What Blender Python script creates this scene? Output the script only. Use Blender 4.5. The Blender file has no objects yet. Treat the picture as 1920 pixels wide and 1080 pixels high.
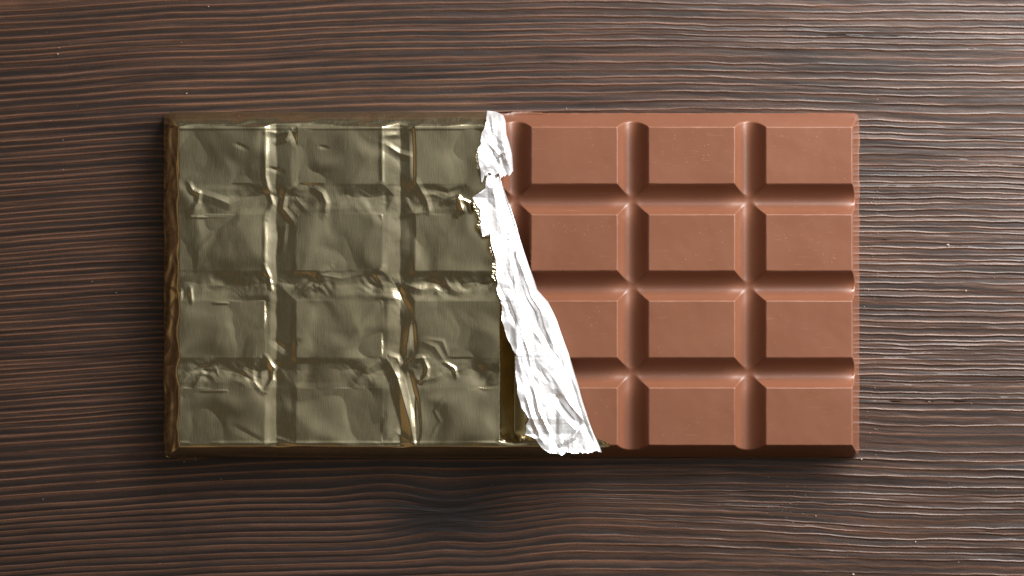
import bpy, math, random
import numpy as np
from mathutils import Vector

# ------------------------------------------------------------------ units
S = 0.000125          # metres per drawing unit (0.125 mm)
H = 4800.0            # camera height in drawing units (0.6 m)
ZT = 72.0             # top of the chocolate (9 mm)
K = (H - ZT) / H
random.seed(7)
scene = bpy.context.scene
C = scene.collection

# ------------------------------------------------------------------ camera, light, exposure
cam_d = bpy.data.cameras.new('camera')
cam = bpy.data.objects.new('camera', cam_d); C.objects.link(cam)
cam.location = (0, 0, H * S); cam.rotation_euler = (0, 0, 0)
cam_d.sensor_width = 36; cam_d.lens = 36 * H / 1920.0
cam_d.clip_start = 0.01; cam_d.clip_end = 20
scene.camera = cam

w = bpy.data.worlds.new('World'); scene.world = w; w.use_nodes = True
nt = w.node_tree
bg = nt.nodes['Background']
tc = nt.nodes.new('ShaderNodeTexCoord')
dot = nt.nodes.new('ShaderNodeVectorMath'); dot.operation = 'DOT_PRODUCT'
dot.inputs[1].default_value = (0.575, 0.42, 0.70)
nt.links.new(tc.outputs['Generated'], dot.inputs[0])
cr = nt.nodes.new('ShaderNodeValToRGB')
cr.color_ramp.elements[0].position = 0.0; cr.color_ramp.elements[0].color = (0.32, 0.215, 0.115, 1)
cr.color_ramp.elements[1].position = 1.0; cr.color_ramp.elements[1].color = (0.9, 0.9, 0.93, 1)
for _p, _c in ((0.12, (0.15, 0.108, 0.064)), (0.42, (0.065, 0.059, 0.046)), (0.60, (0.100, 0.094, 0.078)), (0.72, (0.30, 0.288, 0.25)), (0.80, (0.40, 0.39, 0.355)), (0.90, (0.52, 0.51, 0.50))):
    cr.color_ramp.elements.new(_p).color = (*_c, 1)
nt.links.new(dot.outputs['Value'], cr.inputs[0])
nt.links.new(cr.outputs[0], bg.inputs['Color'])
bg.inputs['Strength'].default_value = 0.62

def area(name, loc, target, size, energy, col, size_y=None):
    d = bpy.data.lights.new(name, 'AREA'); d.shape = 'RECTANGLE'
    d.size = size; d.size_y = size_y or size; d.energy = energy; d.color = col
    o = bpy.data.objects.new(name, d); C.objects.link(o); o.location = loc
    o.rotation_euler = (Vector(target) - Vector(loc)).to_track_quat('-Z', 'Y').to_euler()
    return o
area('window_light', (0.285, 0.250, 0.218), (0.07, 0.055, 0), 0.50, 5.3, (1.0, 0.968, 0.935), 0.20)

scene.view_settings.view_transform = 'Standard'
scene.view_settings.look = 'None'
scene.view_settings.exposure = 0.0
scene.view_settings.gamma = 1.0

# ------------------------------------------------------------------ numpy noise
_r = np.random.RandomState(11)
_perm = _r.permutation(256); _perm = np.concatenate([_perm, _perm, _perm])
_ang = _r.rand(256) * 2 * np.pi
_gx, _gy = np.cos(_ang), np.sin(_ang)
def perlin(x, y, seed=0):
    x = np.asarray(x, float) + seed * 17.31; y = np.asarray(y, float) + seed * 9.73
    x, y = np.broadcast_arrays(x, y)
    xi = np.floor(x).astype(int); yi = np.floor(y).astype(int)
    xf = x - xi; yf = y - yi
    u = xf**3 * (xf * (xf * 6 - 15) + 10); v = yf**3 * (yf * (yf * 6 - 15) + 10)
    def g(ix, iy, dx, dy):
        h = _perm[_perm[ix & 255] + (iy & 255)]
        return _gx[h] * dx + _gy[h] * dy
    a = g(xi, yi, xf, yf); b = g(xi + 1, yi, xf - 1, yf)
    c = g(xi, yi + 1, xf, yf - 1); d = g(xi + 1, yi + 1, xf - 1, yf - 1)
    return ((a + u * (b - a)) * (1 - v) + (c + u * (d - c)) * v) * 1.5
def fbm(x, y, octv=4, seed=0):
    s = 0; a = 1
    for i in range(octv):
        s = s + a * perlin(x * 2**i, y * 2**i, seed + i * 3); a *= 0.5
    return s
def smin(a, b, k):
    h = np.clip(0.5 + 0.5 * (b - a) / k, 0, 1)
    return b + (a - b) * h - k * h * (1 - h)
def smax(a, b, k): return -smin(-a, -b, k)
def sstep(a, b, x):
    t = np.clip((x - a) / (b - a), 0, 1); return t * t * (3 - 2 * t)
def crumple(x, y, lam, seed, n=7):
    """faceted creases like crushed foil: folded plane waves at several directions and sizes"""
    r = np.random.RandomState(seed)
    wx = x + lam * 0.9 * perlin(x / lam / 1.3, y / lam / 1.3, seed + 1)
    wy = y + lam * 0.9 * perlin(x / lam / 1.3, y / lam / 1.3, seed + 2)
    s = 0
    for i in range(n):
        a = r.rand() * math.pi * 2; l = lam * (0.5 + 1.5 * r.rand()); c = r.rand()
        t = (wx * math.cos(a) + wy * math.sin(a)) / l + c
        tri = np.abs(t - np.floor(t) - 0.5) * 2 - 0.5
        s = s + tri * l * (0.5 + 0.5 * np.clip(perlin(x / lam / 2, y / lam / 2, seed + 5 + i) * 2, -1, 1))
    return s / n / lam

# ------------------------------------------------------------------ mesh helpers
def tag(o, label=None, cat=None, group=None, kind=None):
    if label: o['label'] = label
    if cat: o['category'] = cat
    if group: o['group'] = group
    if kind: o['kind'] = kind
    return o
def grid_obj(name, X, Y, Z, mat, parent=None, normals=None, attrs=None, flip=False):
    """X,Y,Z: 2-D arrays [row, col] in drawing units; y up already. Linked as one mesh object."""
    nr, nc = X.shape
    co = np.stack([X * S, Y * S, Z * S], -1).reshape(-1, 3).astype(np.float32)
    i = np.arange(nr * nc).reshape(nr, nc)
    q = np.stack([i[:-1, :-1], i[1:, :-1], i[1:, 1:], i[:-1, 1:]], -1).reshape(-1, 4)
    if flip: q = q[:, ::-1]
    me = bpy.data.meshes.new(name)
    nf = len(q)
    me.vertices.add(len(co)); me.vertices.foreach_set('co', co.ravel())
    me.loops.add(nf * 4); me.loops.foreach_set('vertex_index', q.ravel().astype(np.int32))
    me.polygons.add(nf)
    me.polygons.foreach_set('loop_start', np.arange(0, nf * 4, 4, dtype=np.int32))
    me.update(calc_edges=True)
    me.polygons.foreach_set('use_smooth', np.ones(nf, bool))
    if normals is not None:
        me.normals_split_custom_set_from_vertices(normals.reshape(-1, 3).tolist())
    if attrs:
        for k, v in attrs.items():
            a = me.attributes.new(k, 'FLOAT', 'POINT'); a.data.foreach_set('value', v.reshape(-1).astype(np.float32))
    me.materials.append(mat)
    o = bpy.data.objects.new(name, me); C.objects.link(o)
    if parent: o.parent = parent
    return o
def surf_normals(X, Y, Z):
    P = np.stack([X, Y, Z], -1)
    a = np.gradient(P, axis=1); b = np.gradient(P, axis=0)
    n = np.cross(b, a)                       # rows go down the picture, columns to the right
    n /= np.linalg.norm(n, axis=-1, keepdims=True) + 1e-12
    return n

# ------------------------------------------------------------------ materials
class Mat:
    def __init__(s, name):
        s.m = bpy.data.materials.new(name); s.m.use_nodes = True
        s.t = s.m.node_tree; s.b = s.t.nodes['Principled BSDF']
        s.co = s.t.nodes.new('ShaderNodeTexCoord').outputs['Object']
    def n(s, typ, **kw):
        o = s.t.nodes.new(typ)
        for k, v in kw.items(): setattr(o, k, v)
        return o
    def l(s, a, b): s.t.links.new(a, b)
    def mapping(s, scale, src=None, loc=(0, 0, 0)):
        m = s.n('ShaderNodeMapping'); m.inputs['Scale'].default_value = scale; m.inputs['Location'].default_value = loc
        s.l(src or s.co, m.inputs['Vector']); return m.outputs[0]
    def noise(s, scale, detail=3, src=None, rough=0.5, loc=(0, 0, 0), dist=0.0):
        t = s.n('ShaderNodeTexNoise'); t.inputs['Scale'].default_value = 1.0
        t.inputs['Detail'].default_value = detail; t.inputs['Roughness'].default_value = rough
        t.inputs['Distortion'].default_value = dist
        s.l(s.mapping(scale if isinstance(scale, tuple) else (scale,) * 3, src, loc), t.inputs['Vector'])
        return t.outputs['Fac']
    def ramp(s, src, stops):
        r = s.n('ShaderNodeValToRGB'); e = r.color_ramp.elements
        e[0].position, e[1].position = stops[0][0], stops[-1][0]
        for p, c in stops[1:-1]: e.new(p)
        for el, (p, c) in zip(sorted(e, key=lambda q: q.position), stops):
            el.color = (c, c, c, 1) if not isinstance(c, tuple) else (*c, 1)
        s.l(src, r.inputs[0]); return r.outputs[0]
    def mix(s, f, a, b, mode='MIX'):
        m = s.n('ShaderNodeMix', data_type='RGBA', blend_type=mode)
        for v, i in ((f, 0), (a, 6), (b, 7)):
            if hasattr(v, 'links'): s.l(v, m.inputs[i])
            else: m.inputs[i].default_value = v if i == 0 else (*v, 1)
        return m.outputs[2]
    def math(s, op, a, b=0.0, c=None):
        m = s.n('ShaderNodeMath', operation=op)
        for i, v in enumerate((a, b) if c is None else (a, b, c)):
            if hasattr(v, 'links'): s.l(v, m.inputs[i])
            else: m.inputs[i].default_value = v
        return m.outputs[0]
    def attr(s, name):
        a = s.n('ShaderNodeAttribute', attribute_name=name); return a.outputs['Fac']
    def bump(s, h, dist, strength=1.0, prev=None):
        b = s.n('ShaderNodeBump'); b.inputs['Strength'].default_value = strength
        b.inputs['Distance'].default_value = dist; s.l(h, b.inputs['Height'])
        if prev: s.l(prev, b.inputs['Normal'])
        return b.outputs[0]

PX = 1 / S   # object coordinates * PX = drawing units
def wood_material():
    M = Mat('embossed_dark_wood')
    sep = M.n('ShaderNodeSeparateXYZ'); M.l(M.co, sep.inputs[0])
    comb = M.n('ShaderNodeCombineXYZ')
    M.l(M.math('MULTIPLY', sep.outputs[0], PX), comb.inputs[0]); M.l(M.attr('grain'), comb.inputs[1])
    g = comb.outputs[0]                                              # drawing units, y follows the grain
    band = M.noise((1 / 420, 1 / 7.2, 1), 2.5, g, 0.55)
    band2 = M.noise((1 / 900, 1 / 34, 1), 2, g, 0.5, (3, 7, 0))
    fibre = M.noise((1 / 26, 1 / 1.7, 1), 3, g, 0.65)
    fleck = M.noise((1 / 4.0, 1 / 1.4, 1), 2, g, 0.7)
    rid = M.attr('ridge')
    v = M.math('MULTIPLY_ADD', band2, 0.11, M.math('MULTIPLY_ADD', band, 0.46, 0.07))
    v = M.math('ADD', v, M.math('MULTIPLY', M.math('MULTIPLY', M.math('SUBTRACT', band, 0.50), -0.32), M.attr('coarse')))
    v = M.math('ADD', v, M.math('MULTIPLY', M.math('MULTIPLY_ADD', M.math('SUBTRACT', band, 0.5), 0.15, 0.045), M.attr('tone')))
    v = M.math('MULTIPLY_ADD', rid, 0.34, v)  # paler tan along ridges: partly grain, partly lit crests put into the colour
    v = M.math('MULTIPLY_ADD', M.math('SUBTRACT', fibre, 0.5), 0.22, v)
    v = M.math('SUBTRACT', v, M.math('MULTIPLY', M.attr('knot'), 0.21))
    col = M.ramp(v, [(0.26, (0.010, 0.0075, 0.0076)), (0.38, (0.026, 0.0150, 0.0115)), (0.50, (0.066, 0.034, 0.0225)), (0.72, (0.160, 0.080, 0.050))])
    fl = M.ramp(fleck, [(0.3, 0.75), (0.72, 1.5)])
    col = M.mix(1.0, col, fl, 'MULTIPLY')
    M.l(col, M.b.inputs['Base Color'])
    ro = M.math('MULTIPLY_ADD', M.noise((1 / 60, 1 / 7, 1), 3, g), 0.12, 0.37)
    ro = M.math('SUBTRACT', ro, M.math('MULTIPLY', M.attr('crest'), 0.17))
    M.l(ro, M.b.inputs['Roughness'])
    M.b.inputs['Specular IOR Level'].default_value = 0.6
    hb = M.math('ADD', fibre, M.math('MULTIPLY', fleck, 0.8))
    M.l(M.bump(hb, 0.00005, 0.75), M.b.inputs['Normal'])
    return M.m

def chocolate_material():
    M = Mat('milk_chocolate')
    big = M.noise(60, 3); fine = M.noise(900, 3)
    col = M.mix(M.ramp(big, [(0.3, 0.0), (0.7, 1.0)]), (0.195, 0.073, 0.038), (0.220, 0.087, 0.047))
    # bloom: pale dust specks, soft scratches and rubbed edges
    vor = M.n('ShaderNodeTexVoronoi', feature='F1'); vor.inputs['Scale'].default_value = 1
    M.l(M.mapping((1100,) * 3), vor.inputs['Vector'])
    spot = M.ramp(vor.outputs['Distance'], [(0.07, 1.0), (0.15, 0.0)])
    thin = M.ramp(M.noise(180, 2, loc=(5, 1, 0)), [(0.52, 0.0), (0.66, 1.0)])
    spot = M.math('MULTIPLY', spot, thin)
    scr = M.noise((250, 2600, 900), 2, rough=0.6, dist=0.6)
    scr = M.ramp(scr, [(0.64, 0.0), (0.74, 1.0)])
    scr = M.math('MULTIPLY', scr, 0.10)
    ed = M.math('MULTIPLY', M.attr('edge'), M.ramp(M.noise(520, 4, rough=0.7), [(0.38, 0.15), (0.68, 1.0)]))
    f = M.math('MAXIMUM', M.math('MAXIMUM', M.math('MULTIPLY', spot, 0.45), scr), M.math('MULTIPLY', ed, 0.23))
    col = M.mix(f, col, (0.62, 0.36, 0.25))
    M.l(col, M.b.inputs['Base Color'])
    M.l(M.math('SUBTRACT', M.math('MULTIPLY_ADD', M.noise(140, 3), 0.08, 0.35), M.math('MULTIPLY', M.attr('side'), 0.17)), M.b.inputs['Roughness'])
    M.b.inputs['IOR'].default_value = 1.60
    M.b.inputs['Subsurface Weight'].default_value = 0.0
    h = M.math('MULTIPLY_ADD', M.noise(2400, 2), 0.35, M.math('ADD', M.noise(160, 2), M.math('MULTIPLY', spot, 0.5)))
    M.l(M.bump(h, 0.00005, 0.4), M.b.inputs['Normal'])
    return M.m

def gold_material(name='gold_foil', rough=0.24):
    M = Mat(name)
    col = M.mix(M.noise(25, 2), (0.86, 0.74, 0.47), (0.82, 0.75, 0.52))
    M.l(col, M.b.inputs['Base Color']); M.b.inputs['Metallic'].default_value = 1.0
    brush = M.noise((5200, 420, 800), 2, rough=0.6)                 # rolling marks run up and down the bar
    micro = M.noise(500, 4, rough=0.6)
    M.l(M.math('MULTIPLY_ADD', brush, 0.14, rough - 0.07), M.b.inputs['Roughness'])
    M.b.inputs['Anisotropic'].default_value = 0.0
    n1 = M.bump(brush, 0.00002, 0.8)
    n2 = M.bump(micro, 0.00003, 0.3, n1)
    M.l(n2, M.b.inputs['Normal'])
    return M.m

def silver_material():
    M = Mat('silver_foil_inside')
    M.b.inputs['Base Color'].default_value = (0.93, 0.93, 0.95, 1)
    M.b.inputs['Metallic'].default_value = 0.68
    M.l(M.math('MULTIPLY_ADD', M.noise(700, 3), 0.2, 0.21), M.b.inputs['Roughness'])
    M.b.inputs['Coat Roughness'].default_value = 0.14
    M.l(M.bump(M.noise(900, 4, rough=0.6), 0.00006, 0.5), M.b.inputs['Normal'])
    return M.m

wood = wood_material(); choc = chocolate_material(); gold = gold_material(); silver = silver_material()

# ------------------------------------------------------------------ table top: embossed ridges as geometry
def ux(px): return px - 960.0
def build_table():
    rng = np.random.RandomState(5)
    v = -560.0; cents = []
    while v < 1640:
        loc = perlin(v / 160.0, 3.3, 4)
        cents.append(v); v += (12.0 + 4.0 * loc) * (0.75 + 0.5 * rng.rand()) * (1.32 if v > 880 else 1.0)
    cents = np.array(cents)
    gap = np.diff(cents)
    rows, rk = [], []
    for k in range(len(cents) - 1):
        inside = -30 < cents[k] < 1110
        offs = (-2.6, -1.5, -0.7, 0.0, 0.7, 1.5, 2.6) if inside else (-1.6, 0, 1.6)
        for o in offs:
            rows.append(cents[k] + o); rk.append(k)
        if gap[k] > 9 and inside: rows += [cents[k] + gap[k] * 0.38, cents[k] + gap[k] * 0.62]; rk += [k, k]
        elif inside: rows.append(cents[k] + gap[k] * 0.5); rk.append(k)
    order = np.argsort(rows); rows = np.array(rows)[order]; rk = np.array(rk)[order]
    xs = np.concatenate([np.arange(-1100, -20, 30), np.arange(-20, 1940, 4.5), np.arange(1940, 3020, 30)])
    X, V = np.meshgrid(xs, rows)
    kk = rk[:, None] * np.ones_like(X)
    gaps = np.append(gap, 12.0); gk = gaps[rk][:, None]; d0 = V - cents[rk][:, None]
    right = sstep(500, 1500, X)
    low = sstep(820, 1000, V)
    # course of the ridges: a shallow arch, slow waves and each ridge's own small wobble
    W = np.where(X < 1120, 42.0, 14.0) * (np.abs(X - 1120) / 1120.0)**1.8 * (1 - 0.15 * low) + 5 * perlin(X / 420.0, V / 210.0, 2) + 1.8 * perlin(X / 170.0, V / 60.0, 6)
    W = W + (0.35 + 1.2 * right) * perlin(X / 55.0, kk * 0.73, 8) + 0.5 * right * perlin(X / 17.0, kk * 1.37, 3)
    W = W - (V - 965) * 0.62 * np.exp(-((X - 835) / 85.0)**2) * np.exp(-((V - 965) / 55.0)**2)
    W = W - 26 * sstep(860, 1090, X) * sstep(1750, 1130, X) * np.exp(-((V - 1000) / 70.0)**2) + 9 * np.exp(-((X - 730) / 80.0)**2) * np.exp(-((V - 915) / 30.0)**2) * -1
    Y = V + W
    fr = np.clip(d0 / gk, 0, 1)
    d = V - cents[rk][:, None]
    # ridge strength: they fade, stop and start again
    amp = 0.75 + 0.9 * perlin(X / 190.0, kk * 0.61, 12) + 0.35 * perlin(X / 60.0, kk * 0.9, 14)
    amp0 = np.clip(amp, 0, 1)
    strong = (rng.rand(len(cents)) > 0.10)[rk][:, None]
    amp = amp + 0.35 * (1 - right) * (1 - low) + 0.22 * right; amp = np.clip(amp, 0, 1.25) * np.where(strong, 1.0, 0.25)
    kd = np.sqrt(((X - 835) / 125.0)**2 + ((Y - 965) / 50.0)**2)
    knot = np.exp(-kd**2 * 2.0)
    coarse = np.clip(low * (1 - right) + 0.5 * np.exp(-(kd / 2)**2), 0, 1)
    amp = amp * (1 - 0.85 * knot)
    prof = np.exp(-(d / 1.25)**2)
    low_p = -np.exp(-((d - 2.9) / 1.3)**2)                            # narrow trough just below each crest
    Z = -2.6 + amp * (1 - 0.55 * coarse) * (0.95 * np.exp(-(d / 1.3)**2) + 0.55 * low_p) + 0.8 * perlin(X / 260.0, V / 14.0, 20) + 0.25 * perlin(X / 40.0, V / 5.0, 21)
    Z = np.minimum(Z, -0.15)
    sw = np.exp(-(kd / 1.6)**2)
    G = Y - (0.55 + 0.45 * np.maximum(1 - right, low)) * W + 10 * sw * perlin(X / 150.0, Y / 70.0, 30) + 6 * perlin(X / 300.0, Y / 90.0, 31)
    G = G - 0.022 * (X - 960) * sstep(1250, 1700, X)
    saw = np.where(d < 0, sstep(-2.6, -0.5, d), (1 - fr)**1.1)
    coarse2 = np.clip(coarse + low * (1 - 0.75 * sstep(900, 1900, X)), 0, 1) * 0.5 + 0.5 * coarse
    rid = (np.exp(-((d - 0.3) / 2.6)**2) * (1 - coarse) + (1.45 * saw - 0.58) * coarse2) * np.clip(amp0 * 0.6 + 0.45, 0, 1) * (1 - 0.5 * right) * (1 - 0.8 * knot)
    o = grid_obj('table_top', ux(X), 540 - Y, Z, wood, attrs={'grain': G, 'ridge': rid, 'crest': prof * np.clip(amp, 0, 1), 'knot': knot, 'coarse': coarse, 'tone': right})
    return tag(o, 'dark brown wood grain table top with fine embossed ridges', 'table top', kind='structure')
build_table()

# ------------------------------------------------------------------ bar layout (drawing units, photograph-like x right / y down, at true size)
def kx(p): return 960 + K * (p - 960)
def ky(p): return 540 + K * (p - 540)
COLS = [(kx(a), kx(b)) for a, b in ((335, 497), (556, 717), (778, 938), (996, 1158), (1216, 1378), (1436, 1598))]
ROWS = [(ky(a), ky(b)) for a, b in ((238, 345), (402, 508), (564, 671), (727, 835))]
OX0, OX1, OY0, OY1 = 309.0, 1611.0, 212.0, 857.0

def groove(c, half, x, depth, r=0.55):
    t = np.abs(x - c) / half
    t = np.minimum(t, 1.6); f = 0.78 * t**2 + 0.22 * t**4
    return ZT - depth + depth * f
def block_axis(edges, x, depth, r=0.55):
    """height allowed by the grooves across one axis"""
    h = np.full_like(x, 1e3)
    for i in range(len(edges) - 1):
        a, b = edges[i][1], edges[i + 1][0]
        h = np.minimum(h, groove((a + b) / 2, (b - a) / 2, x, depth, r))
    return h
def outer(X, Y, grow=0.0):
    """height allowed by the sloping sides"""
    ex0, ex1, ey0, ey1 = OX0 - grow, OX1 + grow, OY0 - grow, OY1 + grow
    sx = np.minimum((X - ex0) / (COLS[0][0] - OX0), (ex1 - X) / (OX1 - COLS[-1][1]))
    sy = np.minimum((Y - ey0) / (ROWS[0][0] - OY0), (ey1 - Y) / (OY1 - ROWS[-1][1]))
    R = 0.5
    s = np.where((sx < R) & (sy < R), R - np.sqrt(np.clip(R - sx, 0, None)**2 + np.clip(R - sy, 0, None)**2), np.minimum(sx, sy))
    return s
def choc_height(X, Y):
    gx = block_axis(COLS, X, 30.0); gy = block_axis(ROWS, Y, 30.0)
    g = smin(gx, gy, 2.0)
    s = outer(X, Y)
    so = s * ZT
    top = ZT + 0.7 * perlin(X / 80.0, Y / 70.0, 40) + 0.16 * perlin(X / 21.0, Y / 23.0, 41)
    wob = 0.8 * perlin(X / 31.0, Y / 33.0, 44) + 0.5 * perlin(X / 9.0, Y / 9.0, 45)
    h = smin(top, smin(g, so, 3.0) + wob * 0.9 * np.exp(-((smin(g, so, 3.0) - ZT) / 4.0)**2), 2.6)
    return h, top, g, so

def axis_lines(edges, o0, o1):
    L = [o0 + t for t in np.linspace(0, edges[0][0] - o0, 14)]
    for i, (a, b) in enumerate(edges):
        n = int((b - a - 14) / 3.2)
        L += list(a + np.array([1.2, 2.4, 3.8, 5.4])) + list(np.linspace(a + 7.5, b - 7.5, n)) + list(b - np.array([5.4, 3.8, 2.4, 1.2]))
        if i < len(edges) - 1:
            c = edges[i + 1][0]; m = (b + c) / 2
            L += list(np.linspace(b, m, 22)) + list(np.linspace(m, c, 22))[1:]
        else:
            L += list(np.linspace(b, o1, 14))
    return np.array(L)
def build_chocolate():
    root = bpy.data.objects.new('chocolate_bar', None); C.objects.link(root)
    root.empty_display_size = 0.01
    tag(root, 'milk chocolate bar half unwrapped, its squares bare on the right of the gold foil', 'chocolate bar')
    xs = axis_lines(COLS, OX0, OX1); ys = axis_lines(ROWS, OY0, OY1)
    X, Y = np.meshgrid(xs, ys)
    h, top, g, so = choc_height(X, Y)
    # slightly ragged, chipped foot on the right and the top
    chip = np.clip(fbm(Y / 26.0, X * 0 + 2.2, 3, 50), 0, 1) * 1.3 * (1 + 2.0 * np.exp(-((Y - 310) / 60.0)**2))
    Xw = X + np.where(X > OX1 - 8, (X - (OX1 - 8)) / 8 * chip * sstep(OY0 + 8, OY0 + 40, Y), 0)
    tchip = np.clip(fbm(X / 22.0, Y * 0 + 5.2, 3, 52), -0.4, 0.6) * 0.7
    Yw = Y - np.where(Y < OY0 + 6, (OY0 + 6 - Y) / 6 * tchip * sstep(OX1 - 10, OX1 - 60, X), 0)
    s = outer(X, Y)
    # outside the rounded corners: pull the points in on to the outline
    bad = s < 0
    for (cx, cy, wx, wy) in ((OX0, OY0, COLS[0][0] - OX0, ROWS[0][0] - OY0), (OX1, OY0, COLS[-1][1] - OX1, ROWS[0][0] - OY0),
                             (OX0, OY1, COLS[0][0] - OX0, ROWS[-1][1] - OY1), (OX1, OY1, COLS[-1][1] - OX1, ROWS[-1][1] - OY1)):
        mx, my = cx + wx * 0.5, cy + wy * 0.5
        near = bad & (np.abs(X - cx) < abs(wx)) & (np.abs(Y - cy) < abs(wy))
        a = (X - mx) / (wx * 0.5); b = (Y - my) / (wy * 0.5); r = np.sqrt(a * a + b * b) + 1e-9
        Xw = np.where(near, mx + a / r * wx * 0.5, Xw); Yw = np.where(near, my + b / r * wy * 0.5, Yw)
    h = np.where(bad, 0.05, np.maximum(h, 0.05))
    # whitish rubbed edges: where the flat top meets its slopes
    low = smin(g, so, 3.0)
    edge = np.exp(-((low - ZT + 0.5) / 2.2)**2) * (0.25 + 0.75 * np.clip(0.5 + perlin(X / 60.0, Y / 60.0, 60), 0, 1))
    edge = np.maximum(edge, 1.3 * sstep(OX1 - 7, OX1 - 1, X) * sstep(0.05, 0.35, 0.9 * np.exp(-((Y - 310) / 60.0)**2) - 0.15 + 0.6 * perlin(Y / 12.0, X / 3.0, 61) + 0.4 * perlin(Y / 5.0, X / 2.0, 62)))
    side = sstep(COLS[-1][1] + 1, COLS[-1][1] + 4, X)
    edge = np.maximum(edge, 0.7 * sstep(OY0 + 4, OY0, Y) * sstep(0.0, 0.4, perlin(X / 24.0, Y * 0, 63)))
    UX, UY = ux(Xw), 540 - Yw
    N = surf_normals(UX, UY, h)
    cb = [0] + [int(np.argmin(np.abs(xs - (COLS[i][1] + COLS[i + 1][0]) / 2))) for i in range(5)] + [len(xs) - 1]
    rb = [0] + [int(np.argmin(np.abs(ys - (ROWS[i][1] + ROWS[i + 1][0]) / 2))) for i in range(3)] + [len(ys) - 1]
    for r in range(4):
        for c in range(2, 6):
            sl = (slice(rb[r], rb[r + 1] + 1), slice(cb[c], cb[c + 1] + 1))
            grid_obj('chocolate_square', UX[sl], UY[sl], h[sl], choc, root, N[sl], {'edge': edge[sl], 'side': side[sl]})
build_chocolate()

# ------------------------------------------------------------------ foil: fold line and torn edge, traced on the sheet lying over the bar
B_L = np.array([(914,322),(911,352),(885,370),(899,393),(902,428),(906,444),(921,437),(921,455),(932,500),(930,540),(939,562),(941,600),(950,630),(962,656),(968,664),(965,671),(970,735),(978,765),(992,785),(985,815),(1003,822),(1018,842),(1045,851)], float)
B_R = np.array([(934,322),(944,352),(951,372),(959,393),(969,425),(973,441),(977,452),(980,462),(994,505),(1008,543),(1027,565),(1044,600),(1055,630),(1065,658),(1067,664),(1069,672),(1088,735),(1097,765),(1103,785),(1113,813),(1119,826),(1125,838),(1129,847)], float)
A_L = np.array([(914,206),(911,222),(908,236),(902,255),(899,272),(896,292),(899,312),(903,328)], float)
A_R = np.array([(930,208),(943,214),(947,226),(950,252),(955,268),(960,288),(961,303),(962,322)], float)
def true(p, z): return np.stack([960 + (p[..., 0] - 960) * (H - z) / H, 540 + (p[..., 1] - 540) * (H - z) / H], -1)
def sdist(X, Y, pts):
    """distance to a polyline and signed side"""
    best = np.full(X.shape, 1e9); side = np.zeros(X.shape); along = np.zeros(X.shape)
    n = len(pts) - 1
    for i in range(n):
        ax, ay = pts[i]; bx, by = pts[i + 1]
        dx, dy = bx - ax, by - ay; l2 = dx * dx + dy * dy
        t = np.clip(((X - ax) * dx + (Y - ay) * dy) / l2, 0, 1)
        d = np.hypot(X - ax - t * dx, Y - ay - t * dy)
        m = d < best
        best = np.where(m, d, best); side = np.where(m, np.sign((X - ax) * dy - (Y - ay) * dx), side); along = np.where(m, (i + t) / n, along)
    return best, side, along

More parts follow.
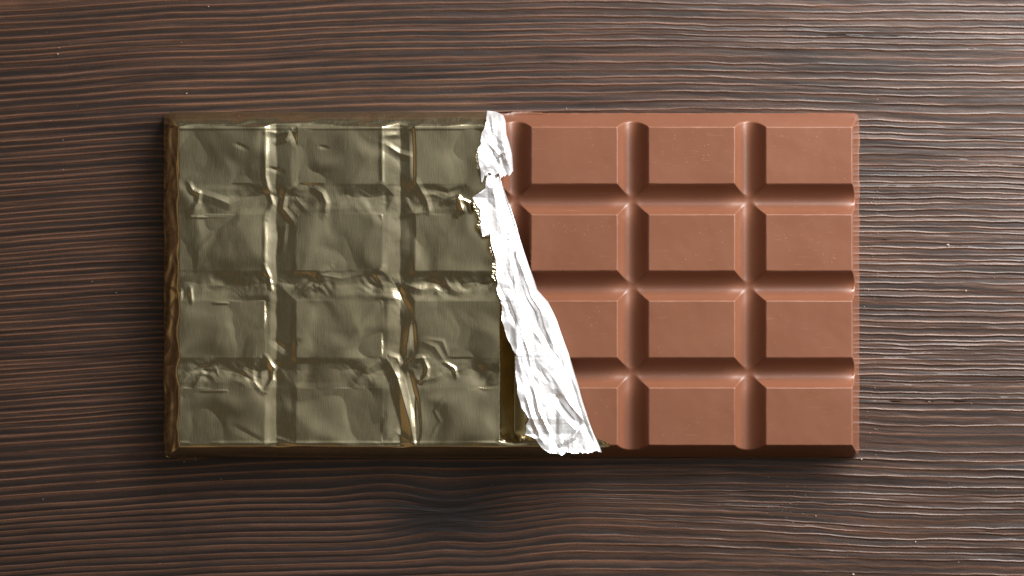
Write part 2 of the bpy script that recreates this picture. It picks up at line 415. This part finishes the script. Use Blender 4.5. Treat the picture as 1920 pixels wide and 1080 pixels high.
def foil_height(X, Y):
    z0 = ZT + 1.6
    h = np.full_like(X, z0)
    _wx = X + 34 * perlin(X / 70.0, Y / 70.0, 66); _wy = Y + 34 * perlin(X / 70.0, Y / 70.0, 67)
    h = h + 3.2 * perlin(_wx / 100.0, _wy / 88.0, 70) + 0.3 * perlin(_wx / 30.0, _wy / 36.0, 69)
    for i_, (ra, rb) in enumerate(ROWS):                              # every covered square lies a little differently
        for j_, (ca, cb) in enumerate(COLS[:3]):
            rr = np.random.RandomState(400 + i_ * 7 + j_)
            tx, ty = (rr.rand() - 0.5) * 0.03, (rr.rand() - 0.5) * 0.045
            wgt = sstep(ca - 12, ca + 2, X) * sstep(cb + 12, cb - 2, X) * sstep(ra - 12, ra + 2, Y) * sstep(rb + 12, rb - 2, Y)
            h = h + wgt * (tx * (X - (ca + cb) / 2) + ty * (Y - (ra + rb) / 2)) 
    def sag(c0, c1, x, depth, at, p=1.0):
        t = (x - c0) / (c1 - c0)
        s = np.where(t < at, t / at, (1 - t) / (1 - at))
        return depth * np.clip(s, 0, 1)**p
    wob = 5 * perlin(X / 45.0, Y / 38.0, 72); wobx = 3.5 * perlin(X / 50.0, Y / 34.0, 73)
    v1 = sag(COLS[0][1], COLS[1][0], X + wobx * 0.7, 3.6 + 1.8 * perlin(X * 0, Y / 60.0, 77), 0.36)
    v2 = sag(COLS[1][1], COLS[2][0], X + wobx * 0.5, 4.5 + 3 * perlin(X * 0, Y / 120.0, 75), 0.55)
    v3 = sag(COLS[2][1], COLS[3][0], X, 24.0, 0.45, 0.7) * sstep(ROWS[2][0] - 40, ROWS[2][1], Y) + sag(COLS[2][1], COLS[3][0], X, 5.0, 0.5)
    v3 = v3 * sstep(ROWS[3][1] + 2, ROWS[3][1] - 28, Y)
    hs = 0
    for i in range(3):
        hs = hs + sag(ROWS[i][1], ROWS[i + 1][0], Y + 0 * wob, 2.2 + 2.6 * perlin(X / 90.0, Y * 0 + i, 76), 0.42 + 0.22 * perlin(X / 38.0, Y * 0 + i, 78), 0.9)
    gm = np.clip(np.maximum(np.maximum(v1, v2), hs) / 7.0, 0, 1)
    h = h - np.maximum(np.maximum(v1, hs), np.maximum(v2, v3)) - 0.3 * np.minimum(np.maximum(v1, v2), hs)
    # crushed foil over the grooves, calmer on the tops
    hm = np.clip(hs / 3.0, 0, 1); vm = np.clip(np.maximum(v1 * 0.35, v2) / 7.0, 0, 1)
    mask = np.clip(hm + 0.55 * vm, 0, 1)
    h = h + mask * (14.0 * crumple(X, Y, 42.0, 80) + 1.6 * crumple(X, Y, 15.0, 81)) * (0.65 + 0.6 * perlin(X / 80.0, Y / 80.0, 82))
    tops = (1 - mask) * np.clip(0.35 + 1.3 * perlin(X / 75.0, Y / 70.0, 83), 0, 1)
    h = h + tops * (0.9 * crumple(X, Y, 60.0, 84))
    # folds and creases one can pick out: (points, height, width, skew)
    creases = [
        ([(499,250),(498,330),(505,360),(512,384),(500,410)], 3.0, 7),
        ([(497,420),(498,496)], 1.2, 5), ([(497,498),(506,520),(510,545),(502,568)], 3.2, 6),
        ([(500,668),(512,690),(511,712),(499,735)], 4.0, 6), ([(488,672),(474,690),(476,715),(492,735)], 2.5, 6),
        ([(732,682),(746,708),(755,745),(768,790),(777,832)], 8.5, 14), ([(768,700),(779,745),(783,800),(780,838)], -7.0, 8),
        ([(795,673),(802,690),(800,704),(790,716),(784,713)], 4.5, 6),
        ([(356,345),(362,357),(374,362),(372,380),(357,405)], 4.2, 7), ([(374,362),(400,370),(430,382),(450,372),(490,350)], 2.6, 10),
        ([(590,353),(604,362),(612,380),(609,402)], 3.5, 9), ([(575,395),(560,378),(590,362)], 2.0, 10),
        ([(500,246),(520,250),(546,245)], 3.0, 7), ([(546,245),(535,262),(518,268)], 4.0, 6), ([(546,246),(556,268)], -3.0, 7),
        ([(720,255),(745,252),(770,240)], 3.0, 7), ([(722,270),(750,288),(768,292)], 4.0, 9), ([(774,240),(776,345)], -4.0, 5),
        ([(716,240),(717,340),(705,352)], 1.6, 5), ([(780,340),(800,375),(806,400)], 3.0, 9), ([(800,398),(770,400),(745,408)], 2.6, 8),
        ([(830,380),(860,370),(868,395),(858,404)], 5.0, 7), ([(812,355),(840,362),(870,352)], -2.6, 8), ([(862,372),(880,380),(884,396)], 4.0, 5),
        ([(665,720),(690,690),(715,675)], 3.4, 14), ([(725,665),(745,672),(752,690)], 3.6, 9), ([(770,605),(764,640),(760,668)], 4.0, 8), ([(775,605),(778,660)], -3.5, 6),
        ([(755,690),(775,672),(800,670)], 4.0, 7), ([(835,680),(852,690),(856,706)], 4.0, 5), ([(790,715),(815,708),(830,700)], 2.0, 7),
        ([(750,545),(765,535),(790,543),(815,540),(830,548)], 3.2, 9), ([(740,530),(750,552),(768,585)], -4.5, 9), ([(715,530),(705,515),(716,502)], 3.0, 8),
        ([(716,860),(745,812),(776,832)], 2.0, 9), ([(790,640),(815,650),(835,680)], 1.6, 8), ([(795,635),(830,640),(842,672)], 1.2, 6),
        ([(720,780),(705,810),(718,832)], -1.6, 8), ([(620,500),(600,515),(640,522),(690,512)], 2.6, 10),
        ([(340,545),(338,560)], 4.0, 5), ([(358,540),(360,566)], 3.4, 5), ([(340,704),(372,686),(395,676)], 2.2, 12), ([(360,733),(380,700),(410,690)], 3.0, 10),
        ([(400,494),(370,505),(372,470),(400,440),(440,420)], 1.0, 9), ([(355,700),(330,735)], 2.4, 10), ([(375,733),(425,732)], 2.4, 3),
        ([(360,407),(430,407)], 2.2, 3), ([(400,568),(430,568)], 2.2, 3), ([(443,270),(462,278)], -1.6, 5), ([(600,275),(614,277)], -1.6, 4),
        ([(505,315),(530,322)], -2.2, 5), ([(520,428),(535,424),(530,470)], 2.0, 8), ([(515,640),(535,655),(558,640)], -3.0, 8), ([(560,345),(535,360),(530,390),(550,415)], 3.5, 8),
        ([(880,728),(938,722)], -0.8, 4), ([(905,725),(935,675)], -1.5, 10), ([(500,832),(520,822),(545,828)], 2.2, 6), ([(440,800),(495,830)], -1.2, 8),
        ([(810,815),(825,790),(815,770),(830,750)], 1.0, 5),
    ]
    for pts, a, wdt in creases:
        p = true(np.array(pts, float), ZT)
        x0, y0 = p.min(0) - wdt * 2; x1, y1 = p.max(0) + wdt * 2
        m = (X > x0) & (X < x1) & (Y > y0) & (Y < y1)
        if not m.any(): continue
        d, sd, al = sdist(X[m], Y[m], p)
        t = d / wdt * np.where(sd > 0, 1.0, 0.7)
        prof = np.where(t < 1, (1 - t)**1.25, 0) * np.sin(np.clip(al, 0.03, 0.97) * math.pi)**0.4
        hm_ = h[m]; hm_ = hm_ + a * prof * 0.62; h[m] = hm_
    # sloping sides
    h = h + 1.1 * np.exp(-((Y - ROWS[-1][1] + 4.5) / 2.6)**2) * (0.7 + 0.6 * perlin(X / 60.0, Y * 0, 87))
    h = h + 0.7 * np.exp(-((Y - ROWS[0][0] - 3.0) / 2.2)**2)
    lw = sstep(COLS[0][0] + 22, COLS[0][0] - 2, X)
    s = outer(X + lw * (4.5 * perlin(Y / 55.0, X * 0 + 0.4, 97) * sstep(300, 420, Y) + 7.0 * crumple(X, Y, 30.0, 98) * sstep(240, 330, Y) - 1.0) * sstep(OX0 - 2, OX0 + 8, X), Y, 2.2)
    left = sstep(COLS[0][0] + 4, COLS[0][0] - 8, X)
    ft = 0.48 * sstep(ROWS[0][0] + 2, ROWS[0][0] - 4, Y) * sstep(OX0 + 8, OX0 + 34, X) + 0.16 * sstep(OX0 + 34, OX0 + 8, X) + 0.03
    so = np.where(s > 0, ft * sstep(0, 0.12, s) + (1 - ft) * np.clip(s, 0, 1) + 0.05 * np.sin(np.clip(s, 0, 1) * math.pi), s) * (ZT + 1.6)
    so = np.where(s > 1, (ZT + 1.6) * s, so)
    so = so + left * (10.0 * crumple(X * 1.3, Y * 0.5, 34.0, 90) + 3 * perlin(X / 16.0, Y / 90.0, 91)) * sstep(0, 0.25, s) 
    topside = sstep(ROWS[0][0] + 2, ROWS[0][0] - 6, Y) + sstep(ROWS[-1][1] - 2, ROWS[-1][1] + 6, Y)
    so = so + np.clip(topside, 0, 1) * (2.6 * crumple(X, Y * 2, 46.0, 92) + 1.2 * perlin(X / 30.0, Y / 12.0, 93)) * sstep(0, 0.3, s)
    h = smin(h, so, 3.0)
    ch = choc_height(X, Y)[0]
    h = np.maximum(h, np.maximum(ch + 0.5, 0))
    return np.maximum(h, 0.35), s

def foldline(y):
    """true-size x of the right-hand end of the gold sheet at each true-size y"""
    P = np.concatenate([[(922, 205), (928, 214), (940, 236), (940, 300), (938, 322)], B_R[1:]])
    T = true(P, ZT + 2)
    x = np.interp(y, T[:, 1], T[:, 0]) - 1.5
    yb = ROWS[-1][1]
    x = np.where(y > yb - 9, np.maximum(x, 1128 + 14 * np.clip((y - yb + 9) / 8, 0, 1)), x)
    x = np.where(y > yb + 1, 1142 - (y - yb - 1) * 2.7, x)
    return x

foil_root = bpy.data.objects.new('foil_wrapper', None); C.objects.link(foil_root); foil_root.empty_display_size = 0.01
tag(foil_root, 'crinkled gold foil wrapper torn open, its bright silver inside folded back', 'foil wrapper')

def build_skin():
    g = 2.2
    xs = list(np.linspace(OX0 - g, COLS[0][0] - 4, 24)) + list(np.arange(COLS[0][0] - 3, 852, 1.45))
    ys = list(np.linspace(OY0 - g, ROWS[0][0] - 4, 22)) + list(np.arange(ROWS[0][0] - 3, ROWS[-1][1] + 3, 1.45)) + list(np.linspace(ROWS[-1][1] + 4, OY1 + g, 20))
    xs = np.array(xs); ys = np.array(ys)
    x_end = foldline(ys)
    rag = 0.9 * perlin(ys / 7.0, 0.5, 95) * sstep(ROWS[-1][1] - 10, ROWS[-1][1], ys)
    x_end = x_end + rag
    n2 = 150
    xl = xs[-1]
    f = (np.arange(n2) + 1) / n2
    X = np.concatenate([np.repeat(xs[None, :], len(ys), 0), xl + (x_end[:, None] - xl) * f[None, :]], 1)
    Y = np.repeat(ys[:, None], X.shape[1], 1)
    h, s = foil_height(X, Y)
    # pull in points outside the rounded corners
    for (cx, cy, wx, wy) in ((OX0 - g, OY0 - g, COLS[0][0] - OX0, ROWS[0][0] - OY0), (OX0 - g, OY1 + g, COLS[0][0] - OX0, ROWS[-1][1] - OY1)):
        mx, my = cx + wx * 0.5, cy + wy * 0.5
        near = (s < 0) & (np.abs(X - cx) < abs(wx)) & (np.abs(Y - cy) < abs(wy))
        a = (X - mx) / (wx * 0.5); b = (Y - my) / (wy * 0.5); r = np.sqrt(a * a + b * b) + 1e-9
        X = np.where(near, mx + a / r * wx * 0.5, X); Y = np.where(near, my + b / r * wy * 0.5, Y)
    # bulging, uneven left end
    X = X - sstep(COLS[0][0], OX0, X) * (2.0 * perlin(Y / 60.0, X * 0, 96) + 1.4) * 1.0
    grid_obj('gold_cover', ux(X), 540 - Y, h, gold, foil_root, surf_normals(ux(X), 540 - Y, h))
build_skin()

def flap(L, R, n_rows, n_cols, lift, seed, bottom_sag=0.0, creases=()):
    # even spacing along the strip
    M = (L + R) / 2
    d = np.concatenate([[0], np.cumsum(np.hypot(*np.diff(M, axis=0).T) + 0.15 * np.hypot(*np.diff(L, axis=0).T))])
    t = np.linspace(0, d[-1], n_rows)
    Lx = np.interp(t, d, L[:, 0]); Ly = np.interp(t, d, L[:, 1])
    Rx = np.interp(t, d, R[:, 0]); Ry = np.interp(t, d, R[:, 1])
    tt = t / d[-1]
    Lx = Lx + 2.6 * fbm(Ly / 24.0, Ly * 0 + 0.3, 5, seed) * (0.4 + np.clip(perlin(Ly / 50.0, 0.2, seed + 8) + 0.5, 0, 1)); Ly = Ly + 0.4 * fbm(Lx / 6.0, t / 7.0, 2, seed + 2)
    Rx = Rx + 0.9 * perlin(Ry / 40.0, 0.7, seed + 3)
    s = 1 - (1 - np.linspace(0, 1, n_cols))**1.0
    s = s**1.25                                                      # denser near the fold
    X = Rx[:, None] + (Lx - Rx)[:, None] * s[None, :]
    Y = Ry[:, None] + (Ly - Ry)[:, None] * s[None, :]
    end = sstep(0.93, 1.0, tt)[:, None]
    Y = Y + end * bottom_sag * (2.4 * fbm(X / 17.0, X * 0, 5, seed + 4) - np.sin(s[None, :] * math.pi) * 0.2 * abs(bottom_sag))
    lf = (lift[0] + (lift[1] - lift[0]) * sstep(0.0, 0.35, tt[:, None])) * (1 - 0.25 * sstep(0.8, 1.0, tt[:, None])) + 8 * sstep(0.5, 0.8, tt[:, None])
    S2 = s[None, :]
    z = ZT + 3.0 + lf * (0.25 * (1 - (1 - np.clip(S2 / 0.2, 0, 1))**2)**0.5 + 0.75 * S2)
    al_ = Y * 0.95 + X * 0.31; ac_ = X * 0.95 - Y * 0.31
    cr_ = 15.0 * crumple(ac_, al_ * 0.36, 40.0, seed + 20) + 2.6 * crumple(ac_, al_ * 0.5, 17.0, seed + 24) * (0.4 + 1.2 * np.clip(0.5 + perlin(X / 40.0, Y / 60.0, seed + 7), 0, 1)) + 0.55 * crumple(ac_, al_, 9.0, seed + 22)
    wr = sstep(0.0, 0.12, S2) 
    z = z + cr_ * (0.25 + 0.75 * wr)
    z = z + 3.0 * sstep(0.85, 1.0, S2) * perlin(Y / 22.0, X * 0, seed + 9)
    for pts, a, wdt in creases:
        dd, sd, al = sdist(X, Y, np.array(pts, float))
        z = z + a * np.clip(1 - dd / wdt, 0, 1)**1.2 * np.where(sd > 0, 1, 0.9) * np.sin(np.clip(al, 0.02, 0.98) * math.pi)**0.5
    z = np.maximum(z, ZT + 2.4)
    z = z - np.clip(ROWS[-1][1] - 2 - Y, None, 0) * -0.0
    P = true(np.stack([X, Y], -1), z)
    return P[..., 0], P[..., 1], z, S2, tt

dark_folds = [([(962,478),(974,520),(988,560),(1004,585),(1012,615),(1030,652)], -11.0, 9), ([(980,640),(990,690)], -6.0, 6), ([(948,560),(966,610)], -7, 7),
              ([(1040,740),(1058,765),(1075,785),(1090,800)], -13.0, 12), ([(1000,725),(1010,770),(1030,815)], 7.0, 7), ([(985,740),(1000,790),(1018,830)], 5.0, 6),
              ([(1075,700),(1090,755),(1110,810),(1126,845)], 6.0, 7), ([(1050,835),(1075,820),(1088,800)], 7.0, 6), ([(955,395),(968,440),(985,490)], -6.0, 7),
              ([(938,335),(948,375),(958,410)], -7.0, 6)]
top_folds = [([(925,285),(932,310)], -7.0, 8), ([(945,275),(950,305)], 6.0, 6), ([(918,270),(935,290),(950,285)], 5.0, 6), ([(921,215),(925,250)], 3.0, 5)]
flaps = []
for nm, L, R, nr, nc, lift, seed, sag_, cre in (('silver_flap', B_L, B_R, 560, 110, (16.0, 34.0), 201, 2.0, dark_folds), ('silver_flap', A_L, A_R, 130, 60, (12.0, 20.0), 231, -6.0, top_folds)):
    X, Y, z, s, tt = flap(L, R, nr, nc, lift, seed, sag_, cre)
    if nm == 'silver_flap' and seed == 231:
        z = z - 26 * sstep(240, 205, Y)                               # bends down over the bar's top edge
        z = np.maximum(z, 20)
    # columns run right to left
    X, Y, z = X[:, ::-1], Y[:, ::-1], z[:, ::-1]
    N = surf_normals(ux(X), 540 - Y, z)
    o = grid_obj(nm, ux(X), 540 - Y, z, silver, foil_root, N)
    o['label'] = 'long silver torn strip folded back beside the bare squares' if seed == 201 else 'short silver torn tip curling over the top edge'
    # gold outer side of the same strip, just beneath, curling out in places past the torn edge
    fx = np.arange(X.shape[1]) / (X.shape[1] - 1)
    spots = ((395, 13, 9), (424, 8, 7), (508, 20, 9), (470, 9, 5), (780, 12, 6)) if seed == 201 else ((322, 10, 7), (300, 7, 4), (285, 4, 3))
    out = sum(am * np.exp(-((Y[:, :1] - yy) / ww)**2) for yy, ww, am in spots) * (0.8 + 0.6 * fbm(Y[:, :1] / 5.0, Y[:, :1] * 0 + 0.9, 2, seed + 40)) + 0.6
    Xg = X - out * (1 - fx[None, :])**4
    zg = z - 0.9 - 1.5 * (1 - fx[None, :])**4 + 3.5 * crumple(X, Y, 8.0, seed + 41) * (1 - fx[None, :])**8
    zg = np.minimum(zg, z - 0.7)
    grid_obj('gold_underside', ux(Xg), 540 - Y, zg, gold, foil_root)

# small leaf of foil left standing at the lower end of the fold, and the torn scraps at the foot
def leaf(name, pts_a, pts_b, za, zb, mat, seed, amp=2.0, n=40, m=12, label=None):
    A = np.array(pts_a, float); Bp = np.array(pts_b, float)
    ta = np.linspace(0, 1, len(A)); tb = np.linspace(0, 1, len(Bp)); t = np.linspace(0, 1, n)
    ax, ay = np.interp(t, ta, A[:, 0]), np.interp(t, ta, A[:, 1]); bx, by = np.interp(t, tb, Bp[:, 0]), np.interp(t, tb, Bp[:, 1])
    s = np.linspace(0, 1, m)[None, :]
    X = ax[:, None] * (1 - s) + bx[:, None] * s; Y = ay[:, None] * (1 - s) + by[:, None] * s
    Y = Y + 0.7 * fbm(X / 6.0, X * 0, 3, seed) * (1 - s)
    zz = za + (zb - za) * s + amp * crumple(X, Y, 9.0, seed + 1)
    P = true(np.stack([X, Y], -1), zz)
    o = grid_obj(name, ux(P[..., 0]), 540 - P[..., 1], zz + np.zeros_like(X), mat, foil_root)
    return o
leaf('foil_scrap', [(1120,822),(1132,827),(1143,832)], [(1120,840),(1132,838),(1145,834)], ZT + 5, ZT + 1.6, gold, 301, 3.0)
leaf('foil_scrap', [(944,214),(965,209.5),(990,209),(1022,212)], [(950,219),(968,213),(992,211.5),(1024,212.5)], 12, 9, silver, 311, 2.0)

# ------------------------------------------------------------------ dust and crumbs
def build_dust():
    rng = np.random.RandomState(3)
    verts, faces = [], []
    pts = []
    for _ in range(110):
        x, y = rng.rand() * 1920, rng.rand() * 1080
        if OX0 - 6 < x < OX1 + 6 and OY0 - 6 < y < OY1 + 6: continue
        pts.append((x, y, 0.35 + 0.45 * rng.rand()**2))
    for _ in range(50): pts.append((1475 + rng.randn() * 26, 945 + rng.randn() * 22, 0.3 + 0.35 * rng.rand()))
    for _ in range(40): pts.append((1620 + rng.rand() * 30, 300 + rng.rand() * 560, 0.35 + 0.5 * rng.rand()))
    pts += [(108, 101, 1.6), (391, 12, 1.2), (350, 175, 1.2), (1778, 459, 2.2), (1811, 545, 1.2), (1615, 861, 1.4), (1530, 967, 1.2), (1717, 1016, 1.2), (1600, 1077, 1.5), (366, 862, 1.0), (345, 866, 0.9)]
    for x, y, r in pts:
        b = len(verts)
        for _k in range(6):
            ax = [(1, 0, 0), (-1, 0, 0), (0, 1, 0), (0, -1, 0), (0, 0, 1), (0, 0, -1)][_k]
            f = r * (0.7 + 0.8 * rng.rand())
            verts.append(((ux(x) + ax[0] * f * 1.3) * S, (540 - y + ax[1] * f) * S, (ax[2] * f * 0.7 + r * 0.3 - 0.6) * S))
        for q in ((0, 2, 4), (2, 1, 4), (1, 3, 4), (3, 0, 4), (2, 0, 5), (1, 2, 5), (3, 1, 5), (0, 3, 5)): faces.append(tuple(b + i for i in q))
    me = bpy.data.meshes.new('dust'); me.from_pydata(verts, [], faces); me.update()
    M = Mat('pale_dust'); M.b.inputs['Base Color'].default_value = (0.5, 0.42, 0.36, 1); M.b.inputs['Roughness'].default_value = 0.7
    me.materials.append(M.m)
    o = bpy.data.objects.new('dust', me); C.objects.link(o)
    tag(o, 'pale specks of dust and tiny crumbs scattered over the dark wood', 'dust', kind='stuff')
build_dust()
